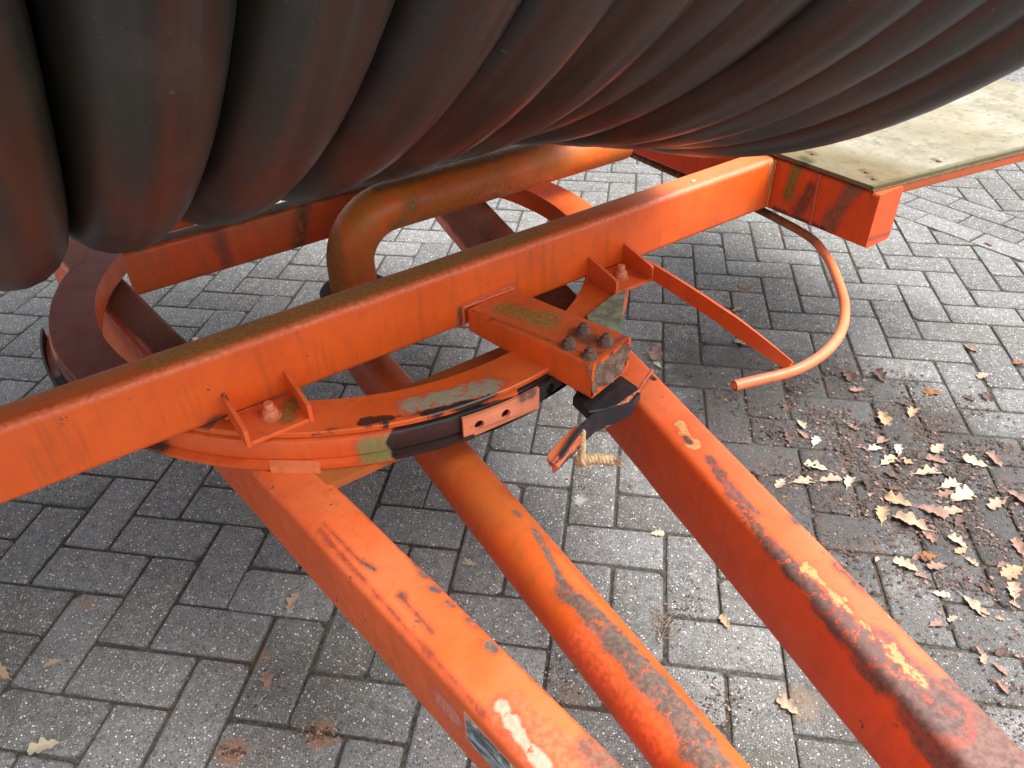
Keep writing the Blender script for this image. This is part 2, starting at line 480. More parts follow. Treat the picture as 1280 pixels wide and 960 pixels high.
for n_, (cx, cy, r, poly) in enumerate(stones):
    a = px_area(cx, cy)
    z = prnd.uniform(-.0016, .0010); tx, ty = prnd.gauss(0, .006), prnd.gauss(0, .006); dx, dy = prnd.gauss(0, .0006), prnd.gauss(0, .0006)
    dr = prnd.gauss(0, .0035)
    var = prnd.choice(variants); flip = prnd.choice((0, pi))
    if n_ < 300 and a > 0:
        if poly is None:
            o = bpy.data.objects.new('paving_stone', var[0])
            o.rotation_euler = (tx, ty, r + flip + dr)
        else:
            pl = [((p[0]-cx)*U, (p[1]-cy)*U) for p in poly]
            vs, fs = paver_geo(pl, prnd)
            me = MB().add(vs, fs).mesh('paving_stone'); me.materials.append(M_PAVER)
            o = bpy.data.objects.new('paving_stone', me); o.rotation_euler = (tx*.5, ty*.5, 0)
        o.location = (cx*U + dx, cy*U + dy, z)
        COL.objects.link(o); o.parent = pave
    else:
        if poly is None:
            R_ = Matrix.Rotation(r + flip + dr, 4, 'Z'); rest.add([R_ @ Vector(v) + Vector((cx*U, cy*U, z)) for v in var[1]], var[2])
        else:
            vs, fs = paver_geo([((p[0]-cx)*U, (p[1]-cy)*U) for p in poly], prnd)
            rest.add([Vector(v) + Vector((cx*U, cy*U, z)) for v in vs], fs)
ro = rest.build('distant_paving_stones', M_PAVER, pave, smooth=38); ro['kind'] = 'stuff'

# ------------------------------------------------------------------ the hose reel machine (all parts in machine coordinates)
machine = empty('irrigation_machine', O, TH)
tag(machine, 'worn orange steel chassis of a hose reel machine with turntable ring, drawbar legs and pipe', 'farm machine')

ZT, ZB = .600, .480
F_mat = paint('orange paint front beam', patches=[
    ((-.9, .045, .6), (1.6, .05, .6), .024, .016, .03, 12, (.56, .165, .03), .6, .5),
    ((.2, .03, .6), (.9, .03, .6), .02, .012, .06, 7, (.27, .20, .04), .7, .55),
    ((-.9, .006, .597), (1.5, .006, .597), .008, .008, .006, 12, (.74, .19, .09), .45, .45),  # sky highlight on the rounded edge, with some fading, painted into the colour
    ((.704, -.002, .52), (.706, -.002, .485), .006, .004, .012, 60, RUST, .8, .9),
    ((.71, -.002, .524), (.82, -.002, .527), .003, .003, .012, 60, (.55, .2, .12), .7, .6),
    ((1.53, 0, .6), (1.545, 0, .48), .006, .004, .008, 40, (.33, .23, .07), .7, .9),
    ((.25, -.001, .487), (.268, -.001, .482), .008, .004, .02, 80, RUST, .8, .8)], chips=.35, fade=.2, streak=.3)
tube_box(b := MB(), (-1.1, .031, .54), (1.541, .031, .54), .062, .12, .012, nseg=24, wob=.0012)
front_beam = b.build('front_cross_beam', F_mat, machine)
# paint chips along the beam: small raised white crumbs
flk = make_grime('white flake', (.75, .72, .66), .7, 200, .0005)
for (x, y) in ((243, 423), (867, 226)):
    cr = MB(); p = mat_(x, y, .601)
    pts = [(p.x + .006*cos(a)*random.uniform(.5, 1.1), p.y + .004*sin(a)*random.uniform(.5, 1.1)) for a in [k*1.05 for k in range(6)]]
    slab(cr, pts, .5995, .6022)
    cr.build('paint_flake', flk, machine)

R_mat = paint('orange paint rear beam', base=(.66, .075, .010), patches=[
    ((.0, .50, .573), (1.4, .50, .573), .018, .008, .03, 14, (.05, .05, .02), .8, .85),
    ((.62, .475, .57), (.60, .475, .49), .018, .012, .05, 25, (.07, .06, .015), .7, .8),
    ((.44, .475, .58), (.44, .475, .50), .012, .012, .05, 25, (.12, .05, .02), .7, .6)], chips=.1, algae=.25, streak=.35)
tube_box(b := MB(), (.262, .502, .526), (1.541, .502, .526), .052, .092, .010, nseg=20, wob=.001)
b.build('rear_cross_beam', R_mat, machine)

K_mat = paint('orange paint side member', base=(.72, .085, .012), patches=[
    ((1.545, -.055, .60), (1.545, -.045, .53), .013, .008, .035, 20, (.13, .16, .02), .7, .85),
    ((1.545, -.10, .56), (1.545, -.075, .48), .012, .008, .03, 25, (.07, .05, .03), .7, .75),
    ((1.545, -.195, .60), (1.545, -.155, .48), .014, .010, .04, 30, (.13, .10, .05), .7, .75),
    ((1.545, -.15, .485), (1.545, -.02, .485), .005, .004, .02, 30, (.03, .02, .015), .8, .8),
    ((1.55, -.258, .5), (1.64, -.258, .49), .004, .004, .018, 60, RUST, .8, .5)], chips=.1, streak=.3)
tube_box(b := MB(), (1.587, -.256, .5395), (1.587, .60, .5395), .084, .119, .008, nseg=10)
b.build('side_member', K_mat, machine)
pipe(b := MB(), [(1.5445, -.112, .599), (1.5435, -.114, .56), (1.5445, -.117, .484)], .0035, 6)
b.build('weld_seam', paint('orange weld', base=(.45, .07, .03), chips=.3), machine, 60)

# deck sheet screwed on the side member
dx_, dy_ = cos(radians(-9.6)), sin(radians(-9.6))
A0 = Vector((1.543, -.238, 0)); B0 = A0 + Vector((dx_, dy_, 0)) * .95
deck_mat = N('weathered cream sheet')
g = deck_mat
n1 = g.noise(4, 5, rough=.6); n2 = g.noise(24, 7, rough=.7); n3 = g.noise(150, 3)
stv = g.noise(1, 5, co=g.V('MULTIPLY', g.oc, (14, 6, 9)))
c = g.mix(g.ramp(n1, .35, .7), (.215, .195, .14), (.34, .32, .265))
c = g.mix(g.mul(g.ramp(g.M('ADD', g.segd((1.54, -.05, .61), (1.60, -.2, .61)), g.mul(g.M('SUBTRACT', n2, .5), .08)), .15, .04), .85), c, (.115, .078, .035))
c = g.mix(g.mul(g.ramp(stv, .45, .75), .4), c, (.27, .23, .13))
c = g.mix(g.mul(g.ramp(n2, .48, .66), .6), c, (.15, .13, .07))
c = g.mix(g.mul(g.ramp(g.noise(9, 7, rough=.72), .50, .60), .5), c, (.16, .15, .10))
c = g.mix(g.mul(g.ramp(n3, .60, .72), g.ramp(n1, .4, .6), .6), c, (.10, .11, .06))
dd = g.M('ADD', g.segd((1.553, -.073, .61), (1.562, -.058, .61)), g.mul(g.M('SUBTRACT', n2, .5), .03))
c = g.mix(g.mul(g.ramp(dd, .022, .005), .9), c, (.035, .045, .012))
for (x, y) in ((1092, 224), (1173, 202), (1016, 193), (1083, 216)):
    q = mat_(x, y, .612)
    dd = g.M('ADD', g.segd(q, q + Vector((.004, .012, 0))), g.mul(g.M('SUBTRACT', n2, .5), .02))
    c = g.mix(g.mul(g.ramp(dd, .013, .004), .8), c, (.10, .06, .03))
ed = g.segd((A0.x, A0.y, .612), (B0.x, B0.y, .612))
c = g.mix(g.mul(g.ramp(g.M('ADD', ed, g.mul(g.M('SUBTRACT', n2, .5), .03)), .016, .003), .75), c, (.09, .08, .03))
c = g.mix(g.mul(g.ramp(g.noise(55, 7, rough=.75), .56, .64), .45), c, (.06, .06, .035))
M_DECK = g.done(c, .85, .18, g.bump(n2, .0012, .5))
slab(b := MB(), [(A0.x, A0.y), (B0.x, B0.y), (2.48, .60), (1.543, .60)], .6035, .6125, .001)
b.build('deck_sheet', M_DECK, machine, None)
tube_box(b := MB(), tuple(A0 + Vector((.002, .003, .5925))), tuple(B0 + Vector((0, .003, .5925))), .010, .0215, .001)
b.build('deck_edge_rail', paint('orange deck rail', base=(.55, .075, .015), algae=.3, chips=.2, patches=[
    ((A0.x, A0.y, .602), (B0.x, B0.y, .602), .004, .003, .008, 60, (.05, .05, .015), .7, .8)]), machine)
scr = None
for (x, y) in ((1092, 224), (1173, 202), (1016, 193), (1083, 216)):
    q = mat_(x, y, .6125)
    if scr is None:
        hexnut(b := MB(), (0, 0, 0), .0045, .0025, n=8); scr = b.build('screw', make_grime('rusty screw', (.10, .06, .04), .7, 300, .0005), machine, 60); scr.location = q
    else:
        s2 = scr.copy(); COL.objects.link(s2); s2.parent = machine; s2.location = q

# turntable ring
RC = (.673, .385)
def rp(ang, r, z): return (RC[0] + r*cos(radians(ang)), RC[1] + r*sin(radians(ang)), z)
def arc_patch(x0, y0, x1, y1, z, *a): return (mat_(x0, y0, z), mat_(x1, y1, z), *a)
ring_mat = paint('orange paint upper ring', patches=[
    arc_patch(515, 508, 610, 484, .478, .019, .010, .050, 24, LICHEN, .6, .88),
    arc_patch(530, 519, 640, 492, .476, .007, .003, .030, 22, GREASE, .4, .95),
    arc_patch(455, 529, 488, 524, .476, .008, .003, .024, 26, (.03, .02, .02), .4, .95),
    (rp(238, .581, .474), rp(262, .583, .474), .004, .003, .020, 30, (.03, .018, .016), .45, .9),
    (rp(246, .578, .476), rp(249, .578, .476), .006, .003, .03, 40, GREASE, .35, .95)], chips=.12, algae=.12)
revolve(b := MB(), RC, [(.501, .4785), (.5795, .4785), (.5815, .4765), (.5815, .470), (.510, .470), (.510, .432), (.501, .432)], 0, 360, 128, wob=.0012)
ur = b.build('upper_turntable_ring', [ring_mat, paint('purple brown primer', base=(.27, .055, .036), chips=.1, fade=0, rough=.75)], machine)
for p_ in ur.data.polygons:            # bare primer on the far left of the top flange
    a_ = math.degrees(atan2(p_.center.y - RC[1], p_.center.x - RC[0])) % 360
    if p_.center.z > .4775 and 105 < a_ < 222: p_.material_index = 1
low_mat = paint('orange paint lower ring', base=(.72, .095, .012), patches=[
    (rp(274, .588, .446), rp(300, .588, .446), .035, .003, .012, 24, GREASE, .32, .97),
    arc_patch(462, 563, 480, 560, .444, .022, .009, .014, 30, (.15, .19, .06), .6, .85),
    arc_patch(510, 553, 640, 520, .445, .032, .003, .016, 24, GREASE, .32, .97),
    arc_patch(485, 545, 700, 480, .466, .006, .004, .02, 30, GREASE, .35, .95),
    arc_patch(690, 505, 760, 475, .45, .03, .003, .018, 30, GREASE, .32, .97),
    (rp(190, .585, .44), rp(205, .59, .44), .09, .01, .02, 20, (.07, .045, .035), .6, .85)], chips=.12)
prof = [(.530, .4665), (.578, .4665), (.584, .464), (.587, .459), (.588, .432), (.580, .4245), (.530, .4245)]
revolve(b := MB(), RC, prof, 0, 360, 128)
lower_ring = b.build('lower_turntable_ring', low_mat, machine)
revolve(b := MB(), RC, [(.577, .4305), (.601, .4285), (.601, .4215), (.577, .4215)], 158, 262, 60, wob=.001)
b.build('ring_flange', low_mat, machine)
revolve(b := MB(), RC, [(.602, .447), (.606, .447), (.606, .405), (.602, .405)], 166, 206, 30)
b.build('ring_guard_strip', make_grime('dark rubber strip', (.035, .024, .018), .6, 40, .001), machine)

# slotted clamp plate on the ring web, with two holes and one in the black grease beside it
def arc_plate(name, a0, a1, z0, z1, r, th, mat, holes=(), hr=.0085, tilt=0):
    """vertical plate bent to the ring, with round holes (angle, z)"""
    bm = bmesh.new(); nu, nv = 1, 1
    L = radians(a1-a0)*r; H = z1-z0
    # build flat face with holes through 2D triangulation
    from mathutils.geometry import tessellate_polygon
    outer = []
    for k in range(13): outer.append((L*k/12, 0))
    for k in range(13): outer.append((L*(1-k/12), H))
    loops = [[Vector((x, y, 0)) for x, y in outer]]
    for (ha, hz) in holes:
        hx = radians(ha-a0)*r; loops.append([Vector((hx + hr*cos(-2*pi*k/14), hz - z0 + hr*1.05*sin(-2*pi*k/14), 0)) for k in range(14)])
    flat = [v for l in loops for v in l]
    tris = tessellate_polygon(loops)
    def place(v, rr):
        a = radians(a0) + v.x/r
        return (RC[0] + rr*cos(a), RC[1] + rr*sin(a), z0 + v.y)
    vs = [place(v, r+th) for v in flat] + [place(v, r) for v in flat]; n = len(flat)
    fs = [tuple(t) for t in tris] + [tuple(i+n for i in reversed(t)) for t in tris]
    i0 = 0
    for l in loops:
        m = len(l)
        for k in range(m): a, b_ = i0+k, i0+(k+1) % m; fs.append((a, b_, b_+n, a+n))
        i0 += m
    mb = MB().add(vs, fs)
    return mb.build(name, mat, machine, 30)
def ang_of(x, y, z):
    q = mat_(x, y, z); return math.degrees(atan2(q.y-RC[1], q.x-RC[0])) % 360
aL, aR = ang_of(577, 533, .446), ang_of(668, 503, .446)
h1, h2 = ang_of(598, 528, .446), ang_of(631, 515, .446)
plate_mat = paint('pale orange clamp plate', base=(.72, .22, .10), patches=[
    (rp(aR, .60, .46), rp(aR-1.6, .60, .462), .010, .003, .015, 50, (.10, .07, .05), .7, .8)], chips=.2, fade=.5)
arc_plate('clamp_plate', aL, aR+1.5, .4215, .4655, .592, .006, plate_mat, [(h1, .443), (h2, .444)])
h3 = ang_of(691, 508, .45)
gm = make_grime('black grease', GREASE, .33, 45, .008, .6)
arc_plate('greased_plate', aR+1.6, aR+19, .432, .466, .590, .006, gm, [(aR+4.2, .448), (aR+7.6, .449)], .0095)

# under-ring cross plate and small weld tabs
slab(b := MB(), [(.31, -.165), (.96, -.165), (.99, -.018), (.30, -.018)], .405, .4195, .001)
b.build('cross_plate', paint('orange paint cross plate', base=(.55, .08, .015), algae=.4, chips=.1), machine)
def px_poly(pts, z): return [tuple(mat_(x, y, z)[:2]) for x, y in pts]
slab(b := MB(), px_poly([(336, 578), (399, 580), (401, 589), (338, 588)], .424), .4195, .4302, .001)
b.build('weld_tab', paint('orange weld tab', base=(.74, .2, .07), chips=.2), machine)
slab(b := MB(), px_poly([(783, 362), (733, 401), (737, 424), (772, 441)], .472), .4795, .4845, .001)
b.build('gusset', make_grime('grey green lichen paint', (.20, .22, .14), .75, 40, .001), machine)

# drawbar legs: D1 and D2
z1, z0 = .42, .28
d1 = Vector((.162, -1.5, 0)).normalized()
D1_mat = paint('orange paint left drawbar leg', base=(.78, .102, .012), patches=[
    ((.322, .06, .42), (.212, 1.0, .42), .050, .008, .02, 14, (.15, .038, .012), .85, .9),  # wet brown on the rear top, with the reel's shade put into the colour
    ((.15, .2, .30), (.08, 1.0, .30), .08, .02, .03, 14, (.45, .20, .06), .8, .8),
    arc_patch(430, 610, 790, 958, .42, .004, .002, .026, 34, GREY, .8, .9),
    arc_patch(400, 664, 655, 950, .42, .002, .002, .020, 40, (.30, .05, .02), .7, .8),
    arc_patch(640, 890, 760, 1000, .42, .026, .006, .05, 16, (.78, .13, .06), .4, .7),
    arc_patch(628, 885, 690, 975, .42, .0075, .004, .022, 45, CHALK, .6, .85),
    arc_patch(556, 872, 570, 890, .36, .016, .01, .03, 60, (.72, .30, .26), .5, .5),
    arc_patch(612, 806, 618, 810, .42, .007, .003, .008, 60, GREY, .8, .95),
    arc_patch(527, 713, 531, 719, .42, .0045, .003, .010, 60, GREY, .8, .95),
    arc_patch(541, 735, 549, 738, .42, .005, .003, .012, 60, GREY, .8, .95),
    arc_patch(560, 752, 566, 756, .42, .004, .003, .012, 60, RUSTG, .8, .9),
    arc_patch(586, 772, 594, 782, .42, .005, .003, .014, 60, RUSTG, .8, .9),
    arc_patch(452, 703, 468, 712, .42, .003, .002, .010, 60, GREY, .8, .95),
    arc_patch(503, 744, 505, 747, .42, .004, .002, .006, 60, GREY, .8, .9),
    arc_patch(500, 744, 540, 790, .42, .002, .002, .010, 80, RUST, .8, .7),
    arc_patch(405, 655, 450, 702, .42, .001, .0015, .009, 80, RUST, .8, .6),
    arc_patch(735, 935, 790, 985, .42, .016, .006, .05, 40, RUSTG, .8, .8)], chips=.6, fade=.62, algae=.08)
D1c = lambda t: Vector((.2756 + (.6516 - t) * .1084 - .041, t, (z1+z0)/2))
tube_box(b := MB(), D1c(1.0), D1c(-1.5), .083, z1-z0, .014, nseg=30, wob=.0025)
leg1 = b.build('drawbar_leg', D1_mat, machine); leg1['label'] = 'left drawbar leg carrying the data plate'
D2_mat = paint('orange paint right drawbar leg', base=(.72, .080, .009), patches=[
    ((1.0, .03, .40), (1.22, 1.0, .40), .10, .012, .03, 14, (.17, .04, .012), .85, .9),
    arc_patch(1190, 900, 1290, 1010, .42, .056, .010, .040, 17, (.13, .068, .054), .65, .95),
    arc_patch(1095, 815, 1180, 895, .42, .030, .007, .044, 20, (.12, .062, .05), .65, .97),
    arc_patch(1030, 755, 1090, 812, .42, .018, .005, .036, 24, (.12, .06, .048), .6, .97),
    arc_patch(958, 676, 1030, 755, .42, .010, .004, .030, 28, (.10, .05, .04), .65, .97),
    arc_patch(885, 572, 958, 676, .42, .006, .003, .034, 34, RUST, .8, .9),
    arc_patch(909, 604, 946, 641, .42, .004, .002, .010, 50, (.16, .075, .06), .7, .95),
    arc_patch(993, 648, 997, 652, .42, .0065, .002, .008, 50, (.13, .06, .05), .7, .95),
    arc_patch(886, 574, 890, 578, .42, .006, .002, .010, 50, (.13, .06, .05), .7, .95),
    arc_patch(850, 530, 868, 556, .42, .010, .003, .045, 42, PRIMER, .6, .85),
    arc_patch(857, 547, 862, 553, .42, .0045, .002, .012, 60, (.05, .03, .03), .7, .9),
    arc_patch(1010, 712, 1150, 850, .42, .004, .003, .050, 55, PRIMER, .6, .8),
    arc_patch(1100, 755, 1195, 850, .42, .001, .002, .020, 55, PRIMER, .6, .9),
    arc_patch(1045, 706, 1080, 738, .42, .004, .003, .024, 40, RUST, .7, .9),
    arc_patch(860, 490, 1250, 900, .42, .003, .002, .026, 45, RUSTG, .7, .85),
    arc_patch(812, 470, 817, 474, .42, .005, .001, .002, 17, (.03, .015, .01), .8, 1.0),
    arc_patch(795, 492, 815, 466, .42, .0015, .0015, .010, 60, RUST, .8, .9)], chips=.8, fade=.5, algae=.1)
D2c = lambda t: Vector((.803 + .229*(t+.899) - .040, t, (z1+z0)/2))
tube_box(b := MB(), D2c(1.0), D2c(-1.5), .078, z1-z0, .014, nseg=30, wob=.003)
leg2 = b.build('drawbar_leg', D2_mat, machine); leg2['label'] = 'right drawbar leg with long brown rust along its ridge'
pa, pb = mat_(792, 496, .4188), mat_(816, 463, .4188)
pipe(b := MB(), [pa.lerp(pb, k/9) + Vector((random.uniform(-.002, .002), random.uniform(-.002, .002), random.uniform(-.001, .001))) for k in range(10)], .0032, 6)
b.build('weld_seam', paint('rusty weld', base=(.42, .10, .04), chips=.9), machine, 60)

# maker's plate on the left leg: worn aluminium, its print weathered away
g = N('worn aluminium plate'); a = g.noise(1, 6, co=g.V('MULTIPLY', g.oc, (200, 25, 140)), rough=.7); a2 = g.noise(60, 6, rough=.7)
c = g.mix(g.ramp(a, .4, .62), (.05, .07, .08), (.42, .50, .54)); c = g.mix(g.ramp(a2, .58, .66), c, (.60, .66, .66))
M_PLATE = g.done(c, .45, .5, g.bump(a, .0004, .5), .25)
ta, tb = -.585, -.86
b = MB()
for nm_, off, zz0, zz1, mt, a_, e_ in (('data_plate', .0022, .345, .398, M_PLATE, ta, tb), ('plate_edge', .0012, .342, .4005, paint('cream plate edge', base=(.72, .30, .18), chips=.1), ta + .004, tb)):
    b = MB(); L = [D1c(a_) + Vector((-.0415, 0, 0)), D1c(e_) + Vector((-.0415, 0, 0))]
    nrm = Vector((-1, -.108, 0)).normalized()
    vs = []
    for q in L:
        for zz in (zz0, zz1):
            for o_ in (-.002, off): vs.append(Vector((q.x, q.y, zz)) + nrm*o_)
    b.add(vs, [(0, 1, 3, 2), (4, 6, 7, 5), (0, 4, 5, 1), (2, 3, 7, 6), (1, 5, 7, 3), (0, 2, 6, 4)])
    dpl = b.build(nm_, mt, leg1 if nm_ == 'data_plate' else leg1, None)

# water pipe: lower run along the drawbar, riser in the ring centre, elbow and upper run
P_mat = paint('orange paint lower pipe', base=(.70, .105, .012), patches=[
    arc_patch(707, 738, 770, 802, .344, .013, .004, .036, 24, (.115, .075, .055), .7, .97),
    arc_patch(770, 802, 824, 862, .344, .018, .005, .042, 24, (.11, .072, .055), .65, .97),
    arc_patch(824, 862, 900, 965, .344, .021, .006, .050, 24, (.11, .075, .058), .65, .95),
    arc_patch(668, 660, 707, 738, .344, .004, .003, .016, 30, (.13, .10, .08), .7, .97),
    arc_patch(690, 668, 900, 900, .344, .006, .003, .040, 40, RUSTG, .7, .85),
    arc_patch(645, 640, 648, 643, .344, .005, .002, .008, 60, GREY, .8, .9),
    arc_patch(730, 800, 830, 930, .325, .018, .012, .05, 16, (.80, .15, .06), .35, .5)], chips=.15, algae=.25, fade=.15)
ax = Vector((.0725, .997, 0)).normalized()
def pc(t): return Vector((.6 + (t+.0)*.0725, t, .30))
low = [pc(-1.5 + k*.08) for k in range(22)]
rise = Vector((.664, .372, .0))
e0 = pc(.24)
low = [p for p in low if p.y < .23] + [e0, Vector((.650, .305, .304)), Vector((.660, .350, .325)), Vector((.664, .368, .36)), Vector((rise.x, rise.y, .40))]
pipe(b := MB(), low, .046, 28)
b.build('lower_pipe', P_mat, machine, 60)
E_mat = paint('orange paint elbow pipe', base=(.74, .125, .010), patches=[
    (Vector((.62, .37, .56)), Vector((.62, .36, .42)), .03, .012, .06, 22, (.26, .17, .015), .7, .55),
    (Vector((.76, .33, .54)), Vector((.80, .33, .58)), .014, .008, .05, 40, (.19, .15, .03), .7, .75),
    (Vector((.85, .33, .56)), Vector((1.02, .33, .56)), .03, .012, .08, 20, (.42, .17, .02), .7, .4),
    (Vector((.75, .37, .62)), Vector((1.2, .37, .62)), .02, .01, .03, 20, (.08, .08, .02), .8, .6),
    (Vector((.96, .335, .55)), Vector((1.15, .33, .54)), .02, .02, .06, 14, (.62, .17, .06), .55, .6)], chips=.12, algae=.38, fade=.25, algae_col=(.30, .19, .02))
r_el = .105
pts = [Vector((rise.x, rise.y, .40)), Vector((rise.x, rise.y, .44))]
for k in range(0, 11):
    a = pi - k*pi/20
    pts.append(Vector((rise.x + r_el + r_el*cos(a), rise.y, .463 + r_el*sin(a))))
pts += [Vector((rise.x + r_el + .05*k, rise.y, .568)) for k in range(1, 14)]
pipe(b := MB(), pts, .050, 32)
b.build('elbow_pipe', E_mat, machine, 60)
revolve(b := MB(), (rise.x, rise.y), [(.03, .408), (.072, .408), (.075, .404), (.075, .392), (.03, .392)], 0, 360, 32)
b.build('swivel_flange', make_grime('rusty swivel', (.06, .04, .03), .8, 40, .001), machine)

# brackets bolting the front beam to the ring
def bracket(s0, s1, mat, nm):
    th = .0065
    base = MB(); slab(base, [(s0+.001, -.082), (s1-.001, -.082), (s1-.001, -.0005), (s0+.001, -.0005)], .4790, .4855, .001)
    br = base.build('bracket', mat, machine); br['label'] = nm
    for s in (s0, s1-th):
        # cheek: profile in (t, z), thickness along s
        pr = [(-.084, .4792), (-.0005, .4792), (-.0005, .5295), (-.008, .5275), (-.078, .5125), (-.083, .510), (-.084, .507)]
        vs = [(s, t, z) for t, z in pr] + [(s+th, t, z) for t, z in pr]; n = len(pr)
        fs = [tuple(range(n)), tuple(range(n, 2*n))] + [(i, (i+1) % n, n+(i+1) % n, n+i) for i in range(n)]
        MB().add(vs, fs).build('cheek', mat, br)
    sm = (s0+s1)/2 + .002
    q = Vector((sm, -.040, .4855))
    hexnut(b := MB(), q, .0165, .0022, n=18); hexnut(b, q + Vector((0, 0, .0022)), .0132, .012); hexnut(b, q + Vector((0, 0, .0135)), .0078, .012, n=12)
    b.build('bolt', paint('painted bolt %s' % nm[:5], base=(.72, .20, .09), chips=.1, algae=.2), br, 50)
brm = paint('orange paint bracket', base=(.76, .105, .016), patches=[
    ((.345, -.06, .486), (.365, -.03, .486), .010, .006, .03, 30, (.20, .17, .03), .7, .8),
    ((.273, -.0, .5295), (.283, -.02, .5255), .003, .002, .012, 60, RUST, .8, .9),
    ((.285, -.0, .487), (.37, -.0, .487), .002, .002, .012, 60, RUST, .8, .7)], chips=.12)
bracket(.2725, .3785, brm, 'bracket nearest the left end of the front beam')
bracket(1.000, 1.100, paint('orange paint second bracket', base=(.68, .10, .018), chips=.08), 'bracket beside the right end of the front beam')

def weld(A, B, r, m, parent, seed=0):
    A = Vector(A); B = Vector(B); n = max(4, int((B-A).length/.0045)); rg = random.Random(seed)
    pts = [A.lerp(B, k/n) + Vector((rg.uniform(-1, 1), rg.uniform(-1, 1), rg.uniform(-1, 1)))*r*.22 for k in range(n+1)]
    b = MB(); pipe(b, pts, r, 7, rad=[r*rg.uniform(.75, 1.2) for _ in pts]); return b.build('weld_bead', m, parent, 70)
wm = paint('painted weld', base=(.66, .12, .03), chips=.6, fade=.2)
weld((.708, -.001, .477), (.708, -.001, .521), .0035, wm, front_beam, 1); weld((.708, -.001, .5215), (.821, -.001, .5215), .0032, wm, front_beam, 2)
weld((1.541, -.0005, .487), (1.541, -.0005, .596), .0035, wm, front_beam, 3)
weld((.268, -.001, .4835), (.384, -.001, .4835), .0028, wm, front_beam, 4); weld((.996, -.001, .4835), (1.104, -.001, .4835), .0028, wm, front_beam, 5)
# short arm with four rusty bolts, grimy open end
arm_mat = paint('orange paint arm', base=(.78, .098, .009), patches=[
    ((.765, -.05, .522), (.80, -.13, .522), .020, .012, .05, 18, (.28, .19, .04), .7, .75),
    ((.71, -.0, .522), (.825, -.0, .522), .003, .002, .01, 60, RUST, .8, .5),
    ((.715, -.02, .523), (.785, -.25, .527), .0010, .0015, .010, 60, RUST, .8, .95),
    ((.81, -.20, .522), (.82, -.23, .522), .018, .006, .07, 45, RUST, .8, .75),
    ((.78, -.262, .522), (.87, -.245, .522), .004, .004, .022, 50, (.10, .06, .045), .85, .9)], chips=.35, algae=.12, fade=.55)
aA = Vector((.764, -.0005, .499)); dA = Vector((.062, -.262, -.004)).normalized()
tube_box(b := MB(), aA, aA + dA*.272, .109, .047, .005, wall=.006, capB=False, nseg=6)
# the arm deepens towards its open end
b.v = [(x, y, .499 + (z-.499)*(.95 + .50*min(1, max(0, -y/.265))) - .003*min(1, max(0, -y/.265))) for x, y, z in b.v]
arm = b.build('clamp_arm', arm_mat, machine)
rustm = make_grime('crusted rust', (.15, .085, .06), .85, 90, .002)
bolt0 = None
for (x, y) in ((711, 433), (729, 416), (737, 446), (757, 429)):
    q = mat_(x, y, .525)
    if bolt0 is None:
        b = MB(); hexnut(b, (0, 0, -.004), .0135, .006, n=16); hexnut(b, (0, 0, .002), .0112, .010); hexnut(b, (0, 0, .012), .0065, .006, n=10)
        bolt0 = b.build('bolt', rustm, arm, 50); bolt0.location = q
    else:
        o = bolt0.copy(); COL.objects.link(o); o.parent = arm; o.location = q; o.rotation_euler = (0, 0, random.random())
# grime plug in the arm end
e = aA + dA*.274; sd_ = dA.cross(Vector((0, 0, 1))).normalized()
b = MB(); n_ = 16; vs = []; fs = []
for i in range(n_):
    for j in range(7):
        x = -.050 + .108*i/(n_-1); z = -.034 + .062*j/6
        q = e + sd_*x + Vector((0, 0, z)) + dA*(mnoise.noise(Vector((x*60, z*60, 3)))*.016 - .002)
        vs.append(q)
for i in range(n_-1):
    for j in range(6): fs.append((i*7+j, (i+1)*7+j, (i+1)*7+j+1, i*7+j+1))
b.add(vs, fs); b.build('dirt_plug', make_grime('caked dirt', (.19, .12, .085), .95, 55, .006), arm, 60)

# latch: greased block under the arm with a hooked plate
blk = px_poly([(716, 497), (733, 470), (752, 458), (780, 472), (797, 484), (800, 492), (790, 502), (760, 512), (736, 516)], .444)
slab(b := MB(), blk, .428, .446, .002)
latch = b.build('latch', paint('black latch block', base=(.014, .016, .017), chips=0, fade=0, rough=.34, patches=[
    arc_patch(770, 512, 800, 490, .446, .006, .003, .016, 50, (.70, .22, .09), .5, .9)]), machine)
tops = [(799, 491), (788, 504), (765, 511), (744, 517), (728, 531), (716, 545), (704, 560), (692, 572)]
hts = [.012, .026, .034, .038, .040, .034, .024, .020]
vs = []; fs = []
tp = [mat_(x, y, .445) for x, y in tops]
for k, (p, h) in enumerate(zip(tp, hts)):
    a = tp[max(k-1, 0)]; c_ = tp[min(k+1, len(tp)-1)]; d = (c_-a); nr = Vector((d.y, -d.x, 0)).normalized()*.0028
    zt = .446 - .004*max(0, k-4)
    for o_, z in ((nr, zt), (nr, zt-h), (-nr, zt-h), (-nr, zt)): vs.append(Vector((p.x, p.y, z)) + o_)
for k in range(len(tp)-1):
    for i in range(4): j = (i+1) % 4; fs.append((k*4+i, k*4+j, (k+1)*4+j, (k+1)*4+i))
fs += [(0, 1, 2, 3), tuple(range(len(vs)-4, len(vs)))]
hook_mat = paint('black greased hook', base=(.022, .026, .028), patches=[
    arc_patch(718, 545, 684, 580, .425, .016, .004, .022, 40, (.66, .16, .06), .5, .97),
    arc_patch(780, 508, 800, 492, .435, .006, .004, .020, 50, (.70, .24, .10), .5, .9),
    arc_patch(722, 562, 775, 522, .412, .002, .002, .010, 60, (.6, .22, .12), .6, .8)], chips=0, fade=0, rough=.38)
MB().add(vs, fs).build('hook', hook_mat, latch, 40)
tip = px_poly([(720, 531), (727, 540), (706, 572), (697, 583), (686, 578), (684, 570), (697, 553)], .428)
slab(b := MB(), tip, .4225, .4285, .001)
